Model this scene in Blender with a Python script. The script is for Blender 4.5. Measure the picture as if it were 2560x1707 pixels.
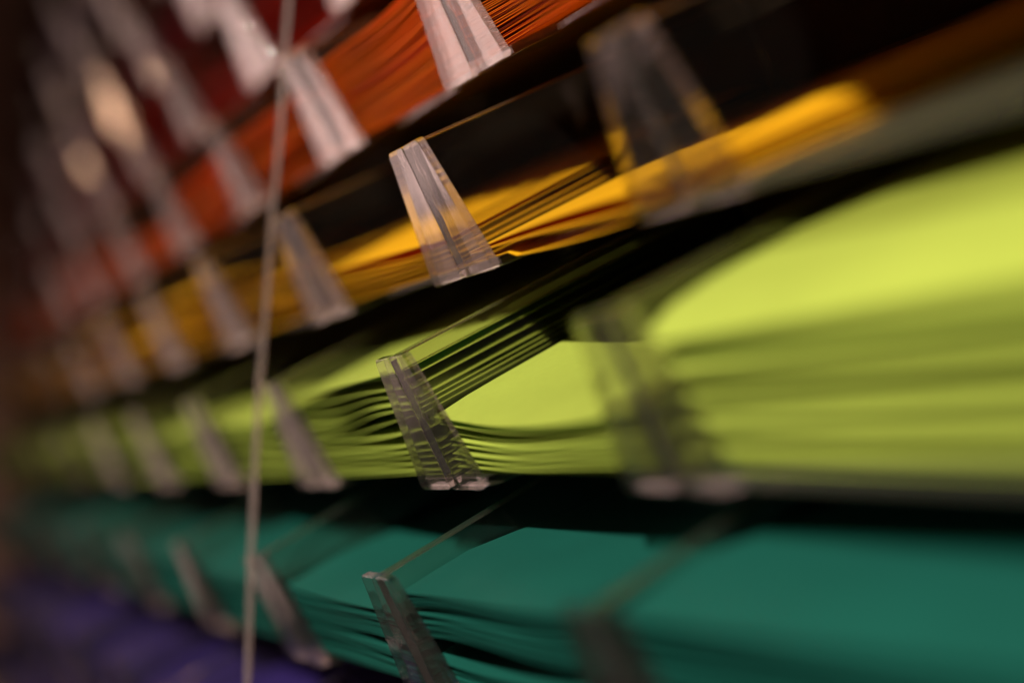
import bpy, bmesh, math, random
from mathutils import Vector, Matrix

for o in list(bpy.data.objects):
    bpy.data.objects.remove(o)
sc = bpy.context.scene
COL = sc.collection
R = math.radians

# ------------------------------------------------------------------ camera
FOCAL = 48.476
CAM = Vector((0.39948, -0.15783, -0.11548))
cam = bpy.data.cameras.new('camera')
cam.lens = FOCAL
cam.sensor_width = 36.0
cam.clip_start = 0.005
cam.clip_end = 50.0
cam.dof.use_dof = True
cam.dof.focus_distance = 0.437
cam.dof.aperture_fstop = 2.2
cam.dof.aperture_blades = 0
co = bpy.data.objects.new('camera', cam)
COL.objects.link(co)
YAW, PITCH, ROLL = 1.1049878, 0.12794202, 0.05226917
co.matrix_world = Matrix.Translation(CAM) @ (Matrix.Rotation(YAW, 4, 'Z') @ Matrix.Rotation(math.pi / 2 + PITCH, 4, 'X') @ Matrix.Rotation(ROLL, 4, 'Z'))
sc.camera = co

# ------------------------------------------------------------------ world and lamps (an indoor display, one hard key lamp, one soft window-like lamp, small lamps added for glints)
w = bpy.data.worlds.new('World')
sc.world = w
w.use_nodes = True
w.node_tree.nodes['Background'].inputs['Color'].default_value = (1.0, 0.78, 0.62, 1)
w.node_tree.nodes['Background'].inputs['Strength'].default_value = 0.042


def lamp(name, loc, target, power, color, sx, sy=None, shape='DISK'):
    l = bpy.data.lights.new(name, 'AREA')
    l.energy = power
    l.color = color
    l.shape = shape
    l.size = sx
    if sy:
        l.size_y = sy
    o = bpy.data.objects.new(name, l)
    COL.objects.link(o)
    o.location = loc
    o.rotation_euler = (Vector(target) - Vector(loc)).to_track_quat('-Z', 'Y').to_euler()
    return o


kl = bpy.data.lights.new('key_lamp', 'SPOT')          # a shop spotlight, aimed at the near trays, fading towards the far ones
kl.energy = 490.0
kl.color = (1.0, 0.92, 0.80)
kl.spot_size = R(36)
kl.spot_blend = 1.0
kl.shadow_soft_size = 0.045
ko = bpy.data.objects.new('key_lamp', kl)
COL.objects.link(ko)
ko.location = (1.55, -1.32, 0.80)
ko.rotation_euler = (Vector((0.08, 0.02, 0.06)) - Vector(ko.location)).to_track_quat('-Z', 'Y').to_euler()
lamp('side_lamp', (-2.0, -1.10, 0.10), (0.0, -1.10, 0.10), 6.0, (1.0, 0.62, 0.54), 2.0, 1.7, 'RECTANGLE')
lamp('accent_lamp', (-1.95, -1.15, -0.17), (0.0, -1.15, -0.17), 5.6, (1.0, 0.66, 0.60), 1.0, 0.72, 'RECTANGLE')
lamp('glint_lamp', (-2.3, -0.52, 0.10), (-0.6, 0.0, 0.05), 0.6, (1.0, 0.55, 0.32), 0.18)  # added light without a known source, for warm glints on the far tabs
lamp('glint_lamp_high', (-2.3, -0.80, 0.52), (-0.6, 0.0, 0.05), 0.5, (1.0, 0.74, 0.60), 0.18)  # second added light, for paler glints higher up

sc.view_settings.view_transform = 'Standard'
sc.view_settings.look = 'None'
sc.view_settings.exposure = 0.0
sc.view_settings.gamma = 1.0
sc.render.engine = 'CYCLES'
cy = sc.cycles
cy.use_denoising = True
cy.max_bounces = 16
cy.diffuse_bounces = 7
cy.glossy_bounces = 4
cy.transmission_bounces = 12
cy.transparent_max_bounces = 64
cy.caustics_reflective = False
cy.caustics_refractive = True
cy.blur_glossy = 0.5
cy.sample_clamp_indirect = 4.0

# ------------------------------------------------------------------ rack layout in metres
PITCH_X = 0.128           # tray width
TIER = 0.06767            # height from tier to tier
TILT = 0.54576            # every tray leans with its front down
H = 0.0465                # tray wall height
D = 0.150                 # tray depth
GAP = 0.0004
WALL = 0.0019
TAB_T = 0.0030            # thickness of the front tabs
FLOOR_T = 0.0030
WIDE = 0.215              # the wide trays
CT, ST = math.cos(TILT), math.sin(TILT)


# ------------------------------------------------------------------ materials
def new_mat(name):
    m = bpy.data.materials.new(name)
    m.use_nodes = True
    nt = m.node_tree
    for n in list(nt.nodes):
        nt.nodes.remove(n)
    out = nt.nodes.new('ShaderNodeOutputMaterial')
    return m, nt, out


def N(nt, typ, **kw):
    n = nt.nodes.new(typ)
    for k, v in kw.items():
        if k in n.inputs:
            n.inputs[k].default_value = v
        else:
            setattr(n, k, v)
    return n


def acrylic(name, tint, glass_share, rough=0.015, haze=0.0, specks=0.0, haze_col=(0.6, 0.55, 0.5), thru=0.0):
    """clear acrylic: straight-through light and Fresnel gloss, with a share of true refraction, haze and dust specks"""
    m, nt, out = new_mat(name)
    L = nt.links.new
    geo = N(nt, 'ShaderNodeNewGeometry')
    ior = N(nt, 'ShaderNodeMapRange')
    ior.inputs['To Min'].default_value = 1.49
    ior.inputs['To Max'].default_value = 1 / 1.49
    L(geo.outputs['Backfacing'], ior.inputs['Value'])
    fr = N(nt, 'ShaderNodeFresnel')
    L(ior.outputs['Result'], fr.inputs['IOR'])
    tr = N(nt, 'ShaderNodeBsdfTransparent', Color=(*tint, 1))
    gl = N(nt, 'ShaderNodeBsdfGlossy', Roughness=rough)
    mix = N(nt, 'ShaderNodeMixShader')
    L(fr.outputs['Fac'], mix.inputs['Fac'])
    L(tr.outputs[0], mix.inputs[1])
    L(gl.outputs[0], mix.inputs[2])
    last = mix
    if glass_share > 0:
        gb = N(nt, 'ShaderNodeBsdfGlass', Color=(*tint, 1), Roughness=rough, IOR=1.49)
        m2 = N(nt, 'ShaderNodeMixShader', Fac=glass_share)
        L(last.outputs[0], m2.inputs[1])
        L(gb.outputs[0], m2.inputs[2])
        last = m2
    if haze or specks:
        df = N(nt, 'ShaderNodeBsdfDiffuse', Color=(*haze_col, 1))
        if thru:
            tl = N(nt, 'ShaderNodeBsdfTranslucent', Color=(*haze_col, 1))
            dm = N(nt, 'ShaderNodeMixShader', Fac=thru)
            L(df.outputs[0], dm.inputs[1])
            L(tl.outputs[0], dm.inputs[2])
            df = dm
        m3 = N(nt, 'ShaderNodeMixShader', Fac=haze)
        if specks:
            tc = N(nt, 'ShaderNodeTexCoord')
            dn = N(nt, 'ShaderNodeTexNoise', Scale=2600.0, Detail=0.0)
            L(tc.outputs['Object'], dn.inputs['Vector'])
            dr = N(nt, 'ShaderNodeMapRange')
            dr.inputs['From Min'].default_value = 0.70
            dr.inputs['From Max'].default_value = 0.80
            dr.inputs['To Min'].default_value = haze
            dr.inputs['To Max'].default_value = specks
            L(dn.outputs['Fac'], dr.inputs['Value'])
            L(dr.outputs['Result'], m3.inputs['Fac'])
        L(last.outputs[0], m3.inputs[1])
        L(df.outputs[0], m3.inputs[2])
        last = m3
    L(last.outputs[0], out.inputs['Surface'])
    return m


def paper(name, col, through, trans=0.28):
    """uncoated coloured paper: fibre mottling, a trace of show-through"""
    m, nt, out = new_mat(name)
    L = nt.links.new
    tc = N(nt, 'ShaderNodeTexCoord')
    oi = N(nt, 'ShaderNodeObjectInfo')
    nz = N(nt, 'ShaderNodeTexNoise', Scale=420.0, Detail=5.0, Roughness=0.65)
    L(tc.outputs['Object'], nz.inputs['Vector'])
    v = N(nt, 'ShaderNodeMapRange')
    v.inputs['From Min'].default_value = 0.3
    v.inputs['From Max'].default_value = 0.7
    v.inputs['To Min'].default_value = 0.95
    v.inputs['To Max'].default_value = 1.04
    L(nz.outputs['Fac'], v.inputs['Value'])
    rv = N(nt, 'ShaderNodeMapRange')
    rv.inputs['To Min'].default_value = 0.88
    rv.inputs['To Max'].default_value = 1.06
    L(oi.outputs['Random'], rv.inputs['Value'])
    n2 = N(nt, 'ShaderNodeTexNoise', Scale=26.0, Detail=2.0)
    L(tc.outputs['Object'], n2.inputs['Vector'])
    v2 = N(nt, 'ShaderNodeMapRange')
    v2.inputs['From Min'].default_value = 0.3
    v2.inputs['From Max'].default_value = 0.7
    v2.inputs['To Min'].default_value = 0.94
    v2.inputs['To Max'].default_value = 1.05
    L(n2.outputs['Fac'], v2.inputs['Value'])
    m0 = N(nt, 'ShaderNodeMath', operation='MULTIPLY')
    L(v.outputs['Result'], m0.inputs[0])
    L(v2.outputs['Result'], m0.inputs[1])
    mu = N(nt, 'ShaderNodeMath', operation='MULTIPLY')
    L(m0.outputs[0], mu.inputs[0])
    L(rv.outputs['Result'], mu.inputs[1])
    hs = N(nt, 'ShaderNodeHueSaturation', Color=(*col, 1))
    L(mu.outputs[0], hs.inputs['Value'])
    bp = N(nt, 'ShaderNodeBump', Strength=0.04, Distance=0.0002)
    L(nz.outputs['Fac'], bp.inputs['Height'])
    pb = N(nt, 'ShaderNodeBsdfPrincipled', Roughness=0.55)
    pb.inputs['Specular IOR Level'].default_value = 0.16
    L(hs.outputs['Color'], pb.inputs['Base Color'])
    L(bp.outputs['Normal'], pb.inputs['Normal'])
    tl = N(nt, 'ShaderNodeBsdfTranslucent')
    tl.inputs['Color'].default_value = (*through, 1)
    mx = N(nt, 'ShaderNodeMixShader', Fac=trans)
    L(pb.outputs[0], mx.inputs[1])
    L(tl.outputs[0], mx.inputs[2])
    L(mx.outputs[0], out.inputs['Surface'])
    return m


def plain(name, col, rough, spec=0.4):
    m, nt, out = new_mat(name)
    tc = N(nt, 'ShaderNodeTexCoord')
    nz = N(nt, 'ShaderNodeTexNoise', Scale=90.0, Detail=4.0)
    nt.links.new(tc.outputs['Object'], nz.inputs['Vector'])
    mr = N(nt, 'ShaderNodeMix', data_type='RGBA')
    mr.inputs['A'].default_value = (*[c * 0.8 for c in col], 1)
    mr.inputs['B'].default_value = (*[min(1, c * 1.15) for c in col], 1)
    nt.links.new(nz.outputs['Fac'], mr.inputs['Factor'])
    pb = N(nt, 'ShaderNodeBsdfPrincipled', Roughness=rough)
    pb.inputs['Specular IOR Level'].default_value = spec
    nt.links.new(mr.outputs['Result'], pb.inputs['Base Color'])
    nt.links.new(pb.outputs[0], out.inputs['Surface'])
    return m


M_WALL = acrylic('clear_acrylic_sheet', (0.955, 0.948, 0.932), 0.0, 0.012, 0.0004, 0.010)
M_TAB = acrylic('clear_acrylic_tab', (0.975, 0.966, 0.95), 0.12, 0.010, 0.003, 0.06)
M_TABEDGE = acrylic('clear_acrylic_tab_edge', (0.96, 0.95, 0.93), 0.65, 0.02)
M_FLOOR = acrylic('hazy_acrylic_floor', (0.9, 0.89, 0.87), 0.0, 0.05, 0.075, 0.0, (0.42, 0.38, 0.28), 0.5)
M_FLOOREDGE = acrylic('sawn_acrylic_edge', (0.90, 0.91, 0.80), 0.0, 0.03)
M_WIDEEDGE = acrylic('frosted_acrylic_edge', (0.85, 0.84, 0.78), 0.3, 0.1, 0.20, 0.0, (0.5, 0.46, 0.36), 0.5)
M_BACKP = plain('dark_back_strip', (0.045, 0.024, 0.010), 0.85, 0.05)  # interior shade put into the colour, so tray backs reflect no lamps
M_RIM = acrylic('polished_acrylic_rim', (0.93, 0.92, 0.88), 0.7, 0.02, 0.02, 0.0, (0.6, 0.5, 0.4), 0.5)
M_SEAM = plain('dark_seam', (0.03, 0.025, 0.025), 0.9, 0.08)  # dark film that stands for the shade in the joint
M_BACK = plain('dark_board', (0.045, 0.024, 0.010), 0.8, 0.1)
M_CORD = acrylic('nylon_cord', (0.80, 0.72, 0.68), 0.2, 0.2, 0.16, 0.0, (0.44, 0.35, 0.32), 0.4)

TIERS = {
    7: ('brick red', (0.30, 0.05, 0.02)),
    6: ('chestnut brown', (0.22, 0.07, 0.03)),  # tier: (plain colour name, base colour)
    5: ('plum purple', (0.22, 0.04, 0.10)),
    4: ('dark brown', (0.20, 0.06, 0.02)),
    3: ('wine red', (0.30, 0.02, 0.03)),
    2: ('dark red', (0.42, 0.022, 0.006)),
    1: ('orange red', (0.86, 0.19, 0.001)),
    0: ('golden yellow', (0.80, 0.42, 0.008)),
    -1: ('lime green', (0.435, 0.51, 0.078)),
    -2: ('teal green', (0.009, 0.100, 0.076)),
    -3: ('violet', (0.034, 0.019, 0.125)),
    -4: ('dark violet', (0.04, 0.02, 0.11)),
}
THROUGH = {-1: (0.20, 0.46, 0.008), 0: (0.72, 0.17, 0.002)}   # dyed paper lets a deeper colour through
PAPER = {j: paper(n.replace(' ', '_') + '_paper', c, THROUGH.get(j, tuple(k ** 1.6 for k in c)), 0.32 if j == -1 else 0.28) for j, (n, c) in TIERS.items()}


# ------------------------------------------------------------------ mesh helpers
def link(name, me, mat=None, parent=None):
    if mat and not me.materials:
        me.materials.append(mat)
    o = bpy.data.objects.new(name, me)
    COL.objects.link(o)
    if parent:
        o.parent = parent
    return o


def prism(name, pts, a0, a1, plane, bev=0.0, seg=2):
    """extrude an outline: plane 'xz' between y=a0..a1, plane 'xy' between z=a0..a1"""
    bm = bmesh.new()
    if plane == 'xz':
        lo = [bm.verts.new((x, a0, z)) for x, z in pts]
        hi = [bm.verts.new((x, a1, z)) for x, z in pts]
    else:
        lo = [bm.verts.new((x, y, a0)) for x, y in pts]
        hi = [bm.verts.new((x, y, a1)) for x, y in pts]
    n = len(pts)
    f0 = bm.faces.new(lo)
    f1 = bm.faces.new(hi)
    for i in range(n):
        bm.faces.new((lo[i], lo[(i + 1) % n], hi[(i + 1) % n], hi[i]))
    bmesh.ops.recalc_face_normals(bm, faces=bm.faces)
    if bev:
        es = list(set(list(f0.edges) + list(f1.edges)))
        bmesh.ops.bevel(bm, geom=es, offset=bev, segments=seg, affect='EDGES', profile=0.5)
    me = bpy.data.meshes.new(name)
    bm.to_mesh(me)
    bm.free()
    return me


def box_mesh(name, x0, x1, y0, y1, z0, z1, bev=0.0002):
    bm = bmesh.new()
    bmesh.ops.create_cube(bm, size=1)
    for v in bm.verts:
        v.co = Vector(((x0 + x1) / 2 + v.co.x * (x1 - x0), (y0 + y1) / 2 + v.co.y * (y1 - y0), (z0 + z1) / 2 + v.co.z * (z1 - z0)))
    if bev:
        bmesh.ops.bevel(bm, geom=list(bm.edges), offset=bev, segments=2, affect='EDGES', profile=0.5)
    me = bpy.data.meshes.new(name)
    bm.to_mesh(me)
    bm.free()
    return me


# ------------------------------------------------------------------ one tray (meshes shared by all trays of a width)
def arc(cx, cz, r, a0, a1, n):
    return [(cx + r * math.cos(R(a0 + (a1 - a0) * i / n)), cz + r * math.sin(R(a0 + (a1 - a0) * i / n))) for i in range(n + 1)]


def tab_outline(rng, teeth):
    """front tab: straight at the tray side, slanted and finely saw-marked on the inner edge, wider at the foot"""
    top, foot = 0.0118, 0.0225
    pts = [(GAP, 0.0026)]
    pts += [(GAP + 0.0007, 0.0008), (GAP + 0.0022, 0.0001)]
    pts += [(foot - 0.0012, 0.0001), (foot - 0.0002, 0.0010)]
    n = 34
    for i in range(n + 1):
        f = i / n
        z = 0.0020 + (H - 0.0032) * f
        x = foot + (top - foot) * f
        amp = teeth * 0.00008 * (1.0 if f > 0.62 else 0.25)
        pts.append((x + (amp if i % 2 else -amp) * rng.uniform(0.5, 1.2), z))
    pts += [(top - 0.0012, H), (GAP + 0.0006, H), (GAP, H - 0.0006)]
    return pts


def tray_meshes(wd, seed):
    rng = random.Random(seed)
    ms = {}
    ol = tab_outline(rng, 1.0)
    ms['tab_l'] = prism('front_tab', ol, 0.0, TAB_T, 'xz', 0.00022)
    ms['tab_r'] = prism('front_tab', [(wd - x, z) for x, z in reversed(tab_outline(rng, 0.15))], 0.0, TAB_T, 'xz', 0.00022)
    y0 = TAB_T + 0.0001
    ms['wall_l'] = box_mesh('side_wall', GAP, GAP + WALL, y0, D, FLOOR_T + 0.0001, H - 0.0009, 0.0003)
    ms['wall_r'] = box_mesh('side_wall', wd - GAP - WALL, wd - GAP, y0, D, FLOOR_T + 0.0001, H - 0.0009, 0.0003)
    ms['rim_l'] = box_mesh('wall_rim', GAP + 0.0001, GAP + WALL - 0.0001, y0, D, H - 0.00085, H - 0.0001, 0.0002)
    ms['rim_r'] = box_mesh('wall_rim', wd - GAP - WALL + 0.0001, wd - GAP - 0.0001, y0, D, H - 0.00085, H - 0.0001, 0.0002)
    ms['back'] = box_mesh('back_wall', GAP, wd - GAP, D + 0.0001, D + 0.0026, 0.0, H * 0.8, 0.0003)
    # floor with a scooped finger notch at the front
    nx0, nx1, nd = 0.0235, wd - 0.0235, 0.013
    pts = [(GAP, y0), (nx0, y0), (nx0 + 0.0035, y0 + 0.002), (nx0 + 0.009, nd - 0.002), (nx0 + 0.013, nd),
           (nx1 - 0.013, nd), (nx1 - 0.009, nd - 0.002), (nx1 - 0.0035, y0 + 0.002), (nx1, y0), (wd - GAP, y0), (wd - GAP, D), (GAP, D)]
    if wd > 0.2:   # the wide trays have a straight front
        pts = [(GAP, y0), (wd - GAP, y0), (wd - GAP, D), (GAP, D)]
    ms['floor'] = prism('floor_panel', pts, 0.0, FLOOR_T, 'xy', 0.0004)
    # dark film for the joint's shade, blacking out reflections on each tab's outer edge: uneven along its inner rim
    for q in (0, 1):
        n = 40
        rim = []
        y = TAB_T
        for i in range(n + 1):
            f = i / n
            z = FLOOR_T + 0.002 + (H - FLOOR_T - 0.0035) * f
            y = TAB_T - 0.00015 - (0.0003 + 0.0012 * abs(math.sin(9 * f + q)) * rng.random()) * (0.35 if f < 0.45 else 1.0)
            rim.append((y, z))
        outl = [(0.0003, rim[0][1])] + rim + [(0.0003, rim[-1][1])]
        x0, x1 = (GAP - 0.00028, GAP - 0.00008) if q == 0 else (wd - GAP + 0.00008, wd - GAP + 0.00028)
        bm = bmesh.new()
        lo = [bm.verts.new((x0, yy, zz)) for yy, zz in outl]
        hi = [bm.verts.new((x1, yy, zz)) for yy, zz in outl]
        bm.faces.new(lo)
        bm.faces.new(hi)
        for i in range(len(outl)):
            k = (i + 1) % len(outl)
            bm.faces.new((lo[i], lo[k], hi[k], hi[i]))
        bmesh.ops.recalc_face_normals(bm, faces=bm.faces)
        me = bpy.data.meshes.new('dark_seam_film')
        bm.to_mesh(me)
        bm.free()
        ms['seam_' + 'lr'[q]] = me
    return ms


SETS = {}


def origin(x0, j):
    return Vector((x0, H * ST, j * TIER - H * CT))


def two_mats(me, axis, face_mat, edge_mat):
    me.materials.append(face_mat)
    me.materials.append(edge_mat)
    for p in me.polygons:
        p.material_index = 0 if abs(p.normal[axis]) > 0.95 or (axis == 1 and p.normal[2] < -0.6) else 1


def tilt_of(c, j):
    """trays beyond the cord are seated a little unevenly"""
    if c in 'ABCZ':
        return TILT
    return TILT + R(random.Random(ord(c) * 17 + j * 5).uniform(-2.2, 2.2))


def build_tray(c, x0, wd, j, label, group):
    key = (round(wd, 4), (j * 7 + int(round(x0 * 100))) % 3)
    if key not in SETS:
        SETS[key] = tray_meshes(wd, int(wd * 1000) + key[1] * 17)
        two_mats(SETS[key]['tab_l'], 1, M_TAB, M_TABEDGE)
        two_mats(SETS[key]['tab_r'], 1, M_TAB, M_TABEDGE)
        two_mats(SETS[key]['floor'], 2, M_FLOOR, M_WIDEEDGE if wd > 0.2 else M_FLOOREDGE)
    ms = SETS[key]
    t = bpy.data.objects.new('acrylic_tray', None)
    COL.objects.link(t)
    t.location = origin(x0, j)
    t.rotation_euler = (tilt_of(c, j), 0, 0)
    t.empty_display_size = 0.02
    t['label'] = label
    t['category'] = 'paper tray'
    t['group'] = group
    link('floor_panel', ms['floor'], M_FLOOR, t)
    for q in 'lr':
        sw = link('side_wall', ms['wall_' + q], M_WALL, t)
        link('wall_rim', ms['rim_' + q], M_RIM, sw)
    link('back_wall', ms['back'], M_BACKP, t)
    for s in 'lr':
        tb = link('front_tab', ms['tab_' + s], M_TAB, t)
        link('dark_seam_film', ms['seam_' + s], M_SEAM, tb)
    return t


# ------------------------------------------------------------------ paper
NU, NV = 26, 8
THICK = 0.00022
VB = [(b / NV) ** 1.7 for b in range(NV + 1)]     # rows from the sheet's front to its back, closer together at the front


def gauss(x, c, s):
    return math.exp(-((x - c) / s) ** 2)


def stack_heights(n, hl, hm, hr, rng, spread, bumps):
    """heights[i][a][b]: lower face of sheet i at u=a/NU, v=b/NV; the gaps between sheets open and close along the edges"""
    base = [math.exp(rng.gauss(0, spread)) for _ in range(n)]
    base[0] *= 0.3
    bl = [c * math.exp(rng.gauss(0, spread * 0.35)) for c in base]
    br = [c * math.exp(rng.gauss(0, spread * 0.35)) for c in base]
    bp = [(rng.uniform(0.2, 0.8), rng.uniform(0.25, 0.4), rng.uniform(0.5, 1.6) if rng.random() < bumps else 0.0) for _ in range(n)]
    out = [[[0.0] * (NV + 1) for _ in range(NU + 1)] for _ in range(n)]
    for a in range(NU + 1):
        u = a / NU
        q = 1 - (2 * u - 1) ** 2
        q = q * (0.4 + 0.6 * q)
        ht = (hl * (1 - u) + hr * u) * (1 - q) + hm * q
        for b in range(NV + 1):
            v = VB[b]
            free = max(0.0, ht * (1 - 0.28 * v + 0.055 * math.sin(8.0 * v + 2.5 * u + 0.4) * min(1.0, v * 6)) - FLOOR_T - n * THICK)
            wts = []
            for i in range(n):
                wt = base[i] * q + (bl[i] * (1 - u) + br[i] * u) * (1 - q)
                c, s, amp = bp[i]
                wt += base[i] * amp * gauss(u, c, s) * 1.6
                wts.append(wt)
            tot = sum(wts)
            z = FLOOR_T + 0.00015
            for i in range(n):
                z += free * wts[i] / tot
                out[i][a][b] = z
                z += THICK
    return out


def spline(c, u):
    """smooth curve through four evenly spaced heights"""
    t = u * 3
    k = min(2, int(t))
    t -= k
    e = [2 * c[0] - c[1]] + list(c) + [2 * c[3] - c[2]]
    p0, p1, p2, p3 = e[k:k + 4]
    return 0.5 * (2 * p1 + (p2 - p0) * t + (2 * p0 - 5 * p1 + 4 * p2 - p3) * t * t + (3 * p1 - p0 - 3 * p2 + p3) * t ** 3)


def shaped_heights(rows, rise, droop):
    """heights of a short stack whose sheets are told apart one by one: front profiles in millimetres"""
    out = []
    for i, r in enumerate(rows):
        g = [[0.0] * (NV + 1) for _ in range(NU + 1)]
        for a in range(NU + 1):
            u = a / NU
            z0 = spline(r, u) / 1000
            for b in range(NV + 1):
                v = VB[b]
                z = FLOOR_T + (z0 - FLOOR_T) * (1 + rise * min(1.0, v * 2.0) - (0.1 * max(0.0, v - 0.5)))
                if i:
                    z += droop * (1 - (1 - min(1.0, v / 0.16)) ** 2)
                low = 0.0002 if (v < 0.1 and 0.22 < u < 0.78) else FLOOR_T + 0.00015
                z = max(z, low)
                if i:
                    z = max(z, out[-1][a][b] + THICK * 1.02)
                g[a][b] = z
        out.append(g)
    return out


def sheet_data(hts, x0, x1, y0, y1, dx, dy, skew):
    vs, fs = [], []
    for side in (0, 1):
        for a in range(NU + 1):
            for b in range(NV + 1):
                x = x0 + (x1 - x0) * a / NU + dx + skew * (VB[b] - 0.5)
                y = y0 + (y1 - y0) * VB[b] + dy - skew * (a / NU - 0.5)
                vs.append((x, y, hts[a][b] + side * (THICK * 0.96)))
    m = (NU + 1) * (NV + 1)
    idx = lambda a, b, s: s * m + a * (NV + 1) + b
    for a in range(NU):
        for b in range(NV):
            fs.append((idx(a, b, 0), idx(a, b + 1, 0), idx(a + 1, b + 1, 0), idx(a + 1, b, 0)))
            fs.append((idx(a, b, 1), idx(a + 1, b, 1), idx(a + 1, b + 1, 1), idx(a, b + 1, 1)))
    for a in range(NU):
        fs.append((idx(a, 0, 0), idx(a + 1, 0, 0), idx(a + 1, 0, 1), idx(a, 0, 1)))
        fs.append((idx(a + 1, NV, 0), idx(a, NV, 0), idx(a, NV, 1), idx(a + 1, NV, 1)))
    for b in range(NV):
        fs.append((idx(0, b + 1, 0), idx(0, b, 0), idx(0, b, 1), idx(0, b + 1, 1)))
        fs.append((idx(NU, b, 0), idx(NU, b + 1, 0), idx(NU, b + 1, 1), idx(NU, b, 1)))
    return vs, fs


def shade(me):
    me.polygons.foreach_set('use_smooth', [True] * len(me.polygons))
    me.set_sharp_from_angle(angle=R(40))


STUFF_V, STUFF_F, STUFF_M = [], [], []


NTH = ['', 'first', 'second', 'third', 'fourth', 'fifth', 'sixth', 'seventh', 'eighth', 'ninth', 'tenth', 'eleventh', 'twelfth', 'thirteenth',
       'fourteenth', 'fifteenth', 'sixteenth', 'seventeenth', 'eighteenth', 'nineteenth', 'twentieth', 'twenty-first', 'twenty-second', 'twenty-third', 'twenty-fourth']


def build_stack(c, x0, wd, j, spec, singles, where, seed):
    rng = random.Random(seed)
    if (j, c) in SHAPED:
        rise, rows = SHAPED[(j, c)]
        n = len(rows)
        hts = shaped_heights(rows, rise, DROOP.get((j, c), 0.0))
    else:
        n, hl, hm, hr, spread, bumps = spec
        hts = stack_heights(n, hl, hm, hr, rng, spread, bumps)
    px0, px1 = 0.0036, wd - 0.0036
    py0, py1 = TAB_T + 0.0012, D - 0.004
    cname = TIERS[j][0]
    for i in range(n):
        dx = rng.uniform(-0.0009, 0.0009)
        dy = abs(rng.gauss(0, 0.0007))
        if (j, c) == (0, 'A'):   # slanted front edge, shaped to end the lit wedge and let light below
            vs, fs = sheet_data(hts[i], px0, px1, py0, py1, dx, dy, 0.0)
            cut = lambda x: 0.95 * min(max(0.0, x - 0.010), 0.075) + 0.2 * max(0.0, x - 0.085)
            vs = [(x, y + cut(x) * (1 - (y - py0) / (py1 - py0)), z) for x, y, z in vs]
        elif (j, c) == (1, 'A'):   # unseen overhang added at the tray edge to shade the yellow sheets below
            vs, fs = sheet_data(hts[i], px0, px1, py0, py1 - 0.01, dx, dy, 0.0)
            vs = [(x, y - 0.040 * min(1.0, max(0.0, (x - 0.045) / 0.045)), z) for x, y, z in vs]
        else:
            vs, fs = sheet_data(hts[i], px0, px1, py0, py1, dx, dy, rng.uniform(-0.0005, 0.0005))
        if singles:
            me = bpy.data.meshes.new('paper_sheet')
            me.from_pydata(vs, [], fs)
            shade(me)
            o = link('paper_sheet', me, PAPER[j])
            o.location = origin(x0, j)
            o.rotation_euler = (tilt_of(c, j), 0, 0)
            if i == n - 1:
                o['label'] = f'topmost {cname} paper sheet {where}'
            elif i == 0:
                o['label'] = f'bottom {cname} paper sheet {where}'
            elif n <= 24:
                o['label'] = f'{NTH[n - i]} {cname} sheet from the top {where}'
            else:
                o['label'] = f'{cname} sheet within the thick stack {where}'
            o['category'] = 'paper sheet'
            o['group'] = f'{cname} sheets {where}'
        else:
            base = len(STUFF_V)
            org = origin(x0, j)
            ROT = Matrix.Rotation(tilt_of(c, j), 4, 'X')
            for p in vs:
                STUFF_V.append(tuple(org + ROT @ Vector(p)))
            for f in fs:
                STUFF_F.append(tuple(k + base for k in f))
                STUFF_M.append(j)


# (sheets, height at one side, in the middle, at the other side, spread of gaps, share of bulging gaps)
SPEC = {
    (1, 'A'): (40, .038, .036, .038, .5, .1),
    (1, 'B'): (42, .040, .035, .036, .55, .15),
    (1, 'C'): (42, .036, .036, .041, .45, .1),
    (0, 'A'): (7, .013, .011, .013, .7, .5),
    (0, 'B'): (6, .0085, .0125, .0125, .6, .6),
    (0, 'C'): (13, .024, .022, .0205, .8, .5),
    (-1, 'A'): (9, .0435, .040, .041, .7, .5),
    (-1, 'B'): (13, .0238, .0185, .022, .9, .4),
    (-1, 'C'): (15, .034, .034, .0405, .7, .35),
    (-2, 'A'): (14, .043, .043, .045, .7, .3),
    (-2, 'B'): (22, .039, .040, .042, .7, .25),
    (-2, 'C'): (24, .0315, .030, .030, .7, .25),
    (0, 'D'): (14, .022, .024, .024, .6, .3),
    (-1, 'D'): (12, .030, .028, .032, .6, .3),
    (-2, 'D'): (14, .032, .030, .032, .6, .3),
}

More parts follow.
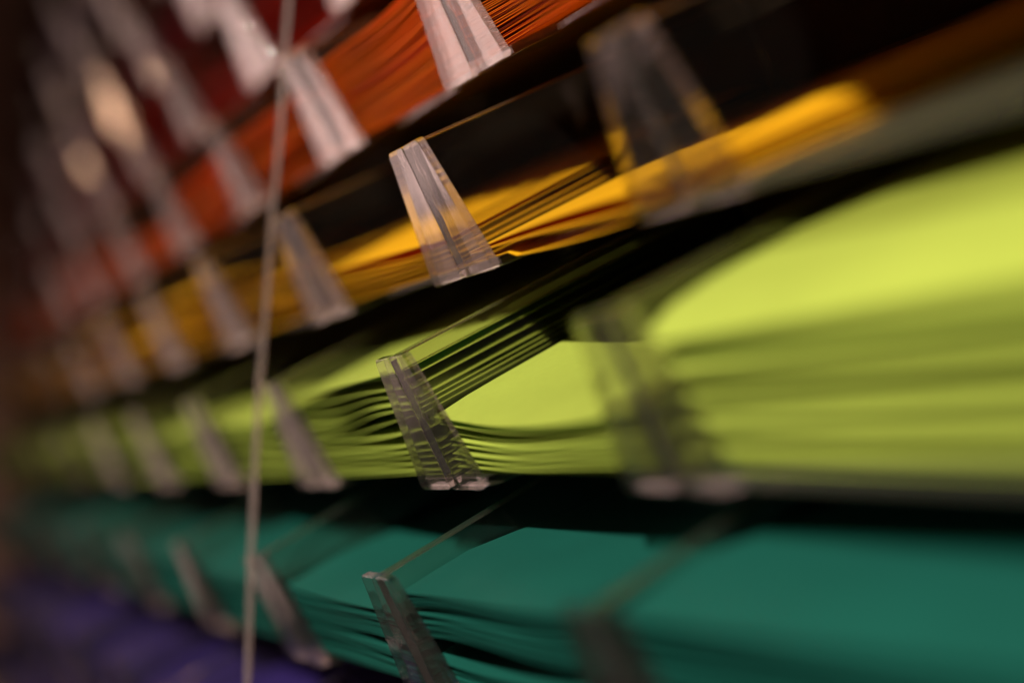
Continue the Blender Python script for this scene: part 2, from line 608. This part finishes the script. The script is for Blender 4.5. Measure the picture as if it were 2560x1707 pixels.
DROOP = {(-1, 'A'): 0.0055, (-1, 'B'): 0.0012, (0, 'A'): 0.001}   # sheets bending down at their front edge
SHAPED = {  # (rise towards the back, front profiles from the bottom sheet to the top sheet in millimetres)
    (0, 'C'): (0.22, [[3.4, 3.4, 3.3, 3.2], [5.7, 5.5, 5.0, 4.8], [8.0, 7.4, 6.6, 6.2], [10.3, 9.1, 8.0, 7.6],
                      [10.8, 9.6, 8.4, 8.0], [13, 11.5, 10.2, 9.8], [16.8, 14.0, 11.4, 12.0], [17.8, 16.6, 15.0, 13.4]]),
    (0, 'B'): (0.10, [[3.1, 0.8, 0.6, 2.6], [6.3, 5.6, 3.8, 3.1], [6.6, 6.0, 4.3, 3.7], [7.0, 8.1, 8.1, 6.5]]),
    (0, 'A'): (0.05, [[3.4, 3.3, 3.3, 3.4], [5.5, 5.0, 4.6, 5.2], [8.0, 6.5, 6.5, 7.5], [9.5, 9.0, 9.0, 9.5]]),
    (-1, 'C'): (0.0, [[3.3, 3.3, 3.3, 3.3], [4.6, 4.5, 4.6, 5], [6.4, 6.5, 6.8, 7.3], [8.8, 8.9, 9.3, 10], [11, 11, 11.3, 12.3], [13.2, 13.2, 13.4, 14.6],
                       [17.2, 17, 17.5, 20], [17.9, 18.6, 22, 25.2], [20.2, 21.7, 26, 27.0], [24.2, 24.8, 28.5, 28.5], [28, 28.5, 31.3, 30.3],
                       [32.6, 33, 34.2, 33.7], [36.2, 37.6, 38.4, 37.4], [36.6, 38.0, 39.2, 40.2]]),
    (-1, 'B'): (0.02, [[3.3, 3.2, 3.2, 3.3], [6, 4.2, 4.8, 5.5], [8.5, 5.6, 6.6, 7.5], [10.5, 7.6, 8.2, 9.5], [13, 9.6, 9.9, 11.5], [14.8, 10.9, 11.2, 13],
                       [17, 12.4, 12.3, 14], [20.6, 16, 15.6, 17], [23.4, 18.4, 17.6, 20]]),
    (-1, 'A'): (0.0, [[3.5, 3.3, 3.3, 3.5], [8.0, 6.2, 5.8, 6.5], [14.5, 12.8, 12.2, 12.4], [21.0, 19.4, 19.0, 19],
                      [28.0, 27.0, 26.2, 27.5], [35.5, 34.8, 34.4, 35.5]]),
}

WHERE = {'A': 'in the wide tray', 'B': 'in the tray beside the wide tray', 'C': 'in the tray just before the cord', 'D': 'in the tray just beyond the cord'}
ORD = ['', 'first', 'second', 'third', 'fourth', 'fifth', 'sixth', 'seventh', 'eighth', 'ninth', 'tenth']

# columns: A wide tray, B, C, cord, D ...
cols = [('A', PITCH_X, WIDE), ('B', 0.0, PITCH_X), ('C', -PITCH_X, PITCH_X)]
for k in range(8):
    cols.append((chr(ord('D') + k), -PITCH_X * (k + 2), PITCH_X))

cols.append(('Z', PITCH_X + WIDE, PITCH_X))      # unseen trays added past the wide ones to block side light

# which tiers show in each column (plus the tier above, which shades them)
RANGE = {'Z': (-2, 1), 'A': (-2, 1), 'B': (-3, 1), 'C': (-3, 2), 'D': (-3, 3), 'E': (-4, 3), 'F': (-4, 4), 'G': (-4, 6), 'H': (-4, 7), 'I': (-4, 7), 'J': (-4, 7), 'K': (-4, 7)}

for ci, (c, x0, wd) in enumerate(cols):
    lo, hi = RANGE[c]
    for j in range(lo, hi + 1):
        cname = TIERS[j][0]
        if c == 'A':
            lab = f'wide clear acrylic tray holding {cname} paper'
        elif c == 'Z':
            lab = f'added unseen clear tray of {cname} paper beyond the wide tray, blocking side light'
        elif c == 'B':
            lab = f'clear acrylic tray of {cname} paper beside the wide tray'
        elif c == 'C':
            lab = f'clear acrylic tray of {cname} paper, last before the hanging cord'
        else:
            lab = f'clear acrylic tray of {cname} paper, {ORD[ci - 2]} one beyond the hanging cord'
        build_tray(c, x0, wd, j, lab, 'clear acrylic paper trays on the rack')
        spec = SPEC.get((j, c))
        rng = random.Random(ci * 31 + j * 7 + 900)
        if spec is None:
            h = rng.uniform(.018, .038)
            spec = (rng.randint(9, 14) if j != 1 else 22, h + rng.uniform(-.004, .004), h, h + rng.uniform(-.004, .004), .6, .3)
        singles = c in WHERE and (j, c) in SPEC
        build_stack(c, x0, wd, j, spec, singles, WHERE.get(c, ''), ci * 101 + j * 13 + 5)

me = bpy.data.meshes.new('paper_sheets')
me.from_pydata(STUFF_V, [], STUFF_F)
order = sorted(TIERS)
for j in order:
    me.materials.append(PAPER[j])
me.polygons.foreach_set('material_index', [order.index(j) for j in STUFF_M])
shade(me)
st = link('paper_sheets', me)
st['kind'] = 'stuff'
st['label'] = 'coloured paper filling the many small trays beyond the cord'
st['category'] = 'paper'

# ------------------------------------------------------------------ rack back board
bx0, bx1 = -PITCH_X * 9 - 0.022, PITCH_X * 2 + WIDE + 0.02
yb = H * ST + (D + 0.003) * CT + 0.001
bb = link('back_wall', box_mesh('back_wall', bx0, bx1, yb, yb + 0.012, -0.42, 0.62, 0.001), M_BACK)
bb['kind'] = 'structure'
bb['label'] = 'dark brown board behind the tilted trays'
bb['category'] = 'wall'

M_END = plain('lightened_brown_board', (0.36, 0.18, 0.13), 0.6, 0.3)  # colour lightened in place of light that does not reach the board
ex = -PITCH_X * 9 - 0.004
ep = link('side_wall', box_mesh('added_end_wall', ex - 0.018, ex, -0.05, yb - 0.001, -0.42, 0.62, 0.001), M_END)  # added board, hides the grey background past the last trays
ep.name = 'added_end_wall'
ep['kind'] = 'structure'
ep['label'] = 'brown board added at the far end of the rack to keep it dark'
ep['category'] = 'wall'

# ------------------------------------------------------------------ cord resting against the tray tops
bm = bmesh.new()
rng = random.Random(4)
pts = []
for j10 in range(-50, 61):
    z = j10 * TIER / 10
    f = (j10 % 10) / 10
    sag = 0.0012 * math.sin(math.pi * f)
    pts.append(Vector((-PITCH_X + 0.16 * max(0.0, -z - 0.10) + 0.0006 * math.sin(j10 * 0.31), -0.0028 + sag * 0.4, z)))
rings = []
for p in pts:
    rings.append([bm.verts.new(p + Vector((0.0019 * math.cos(k * math.pi / 5), 0.0011 * math.sin(k * math.pi / 5), 0))) for k in range(10)])
for a, b in zip(rings, rings[1:]):
    for k in range(10):
        bm.faces.new((a[k], a[(k + 1) % 10], b[(k + 1) % 10], b[k]))
bm.faces.new(list(reversed(rings[0])))
bm.faces.new(rings[-1])
bmesh.ops.recalc_face_normals(bm, faces=bm.faces)
cm = bpy.data.meshes.new('hanging_cord')
bm.to_mesh(cm)
bm.free()
shade(cm)
cd = link('hanging_cord', cm, M_CORD)
cd['label'] = 'pale translucent plastic cord hanging straight down the tray fronts'
cd['category'] = 'cord'
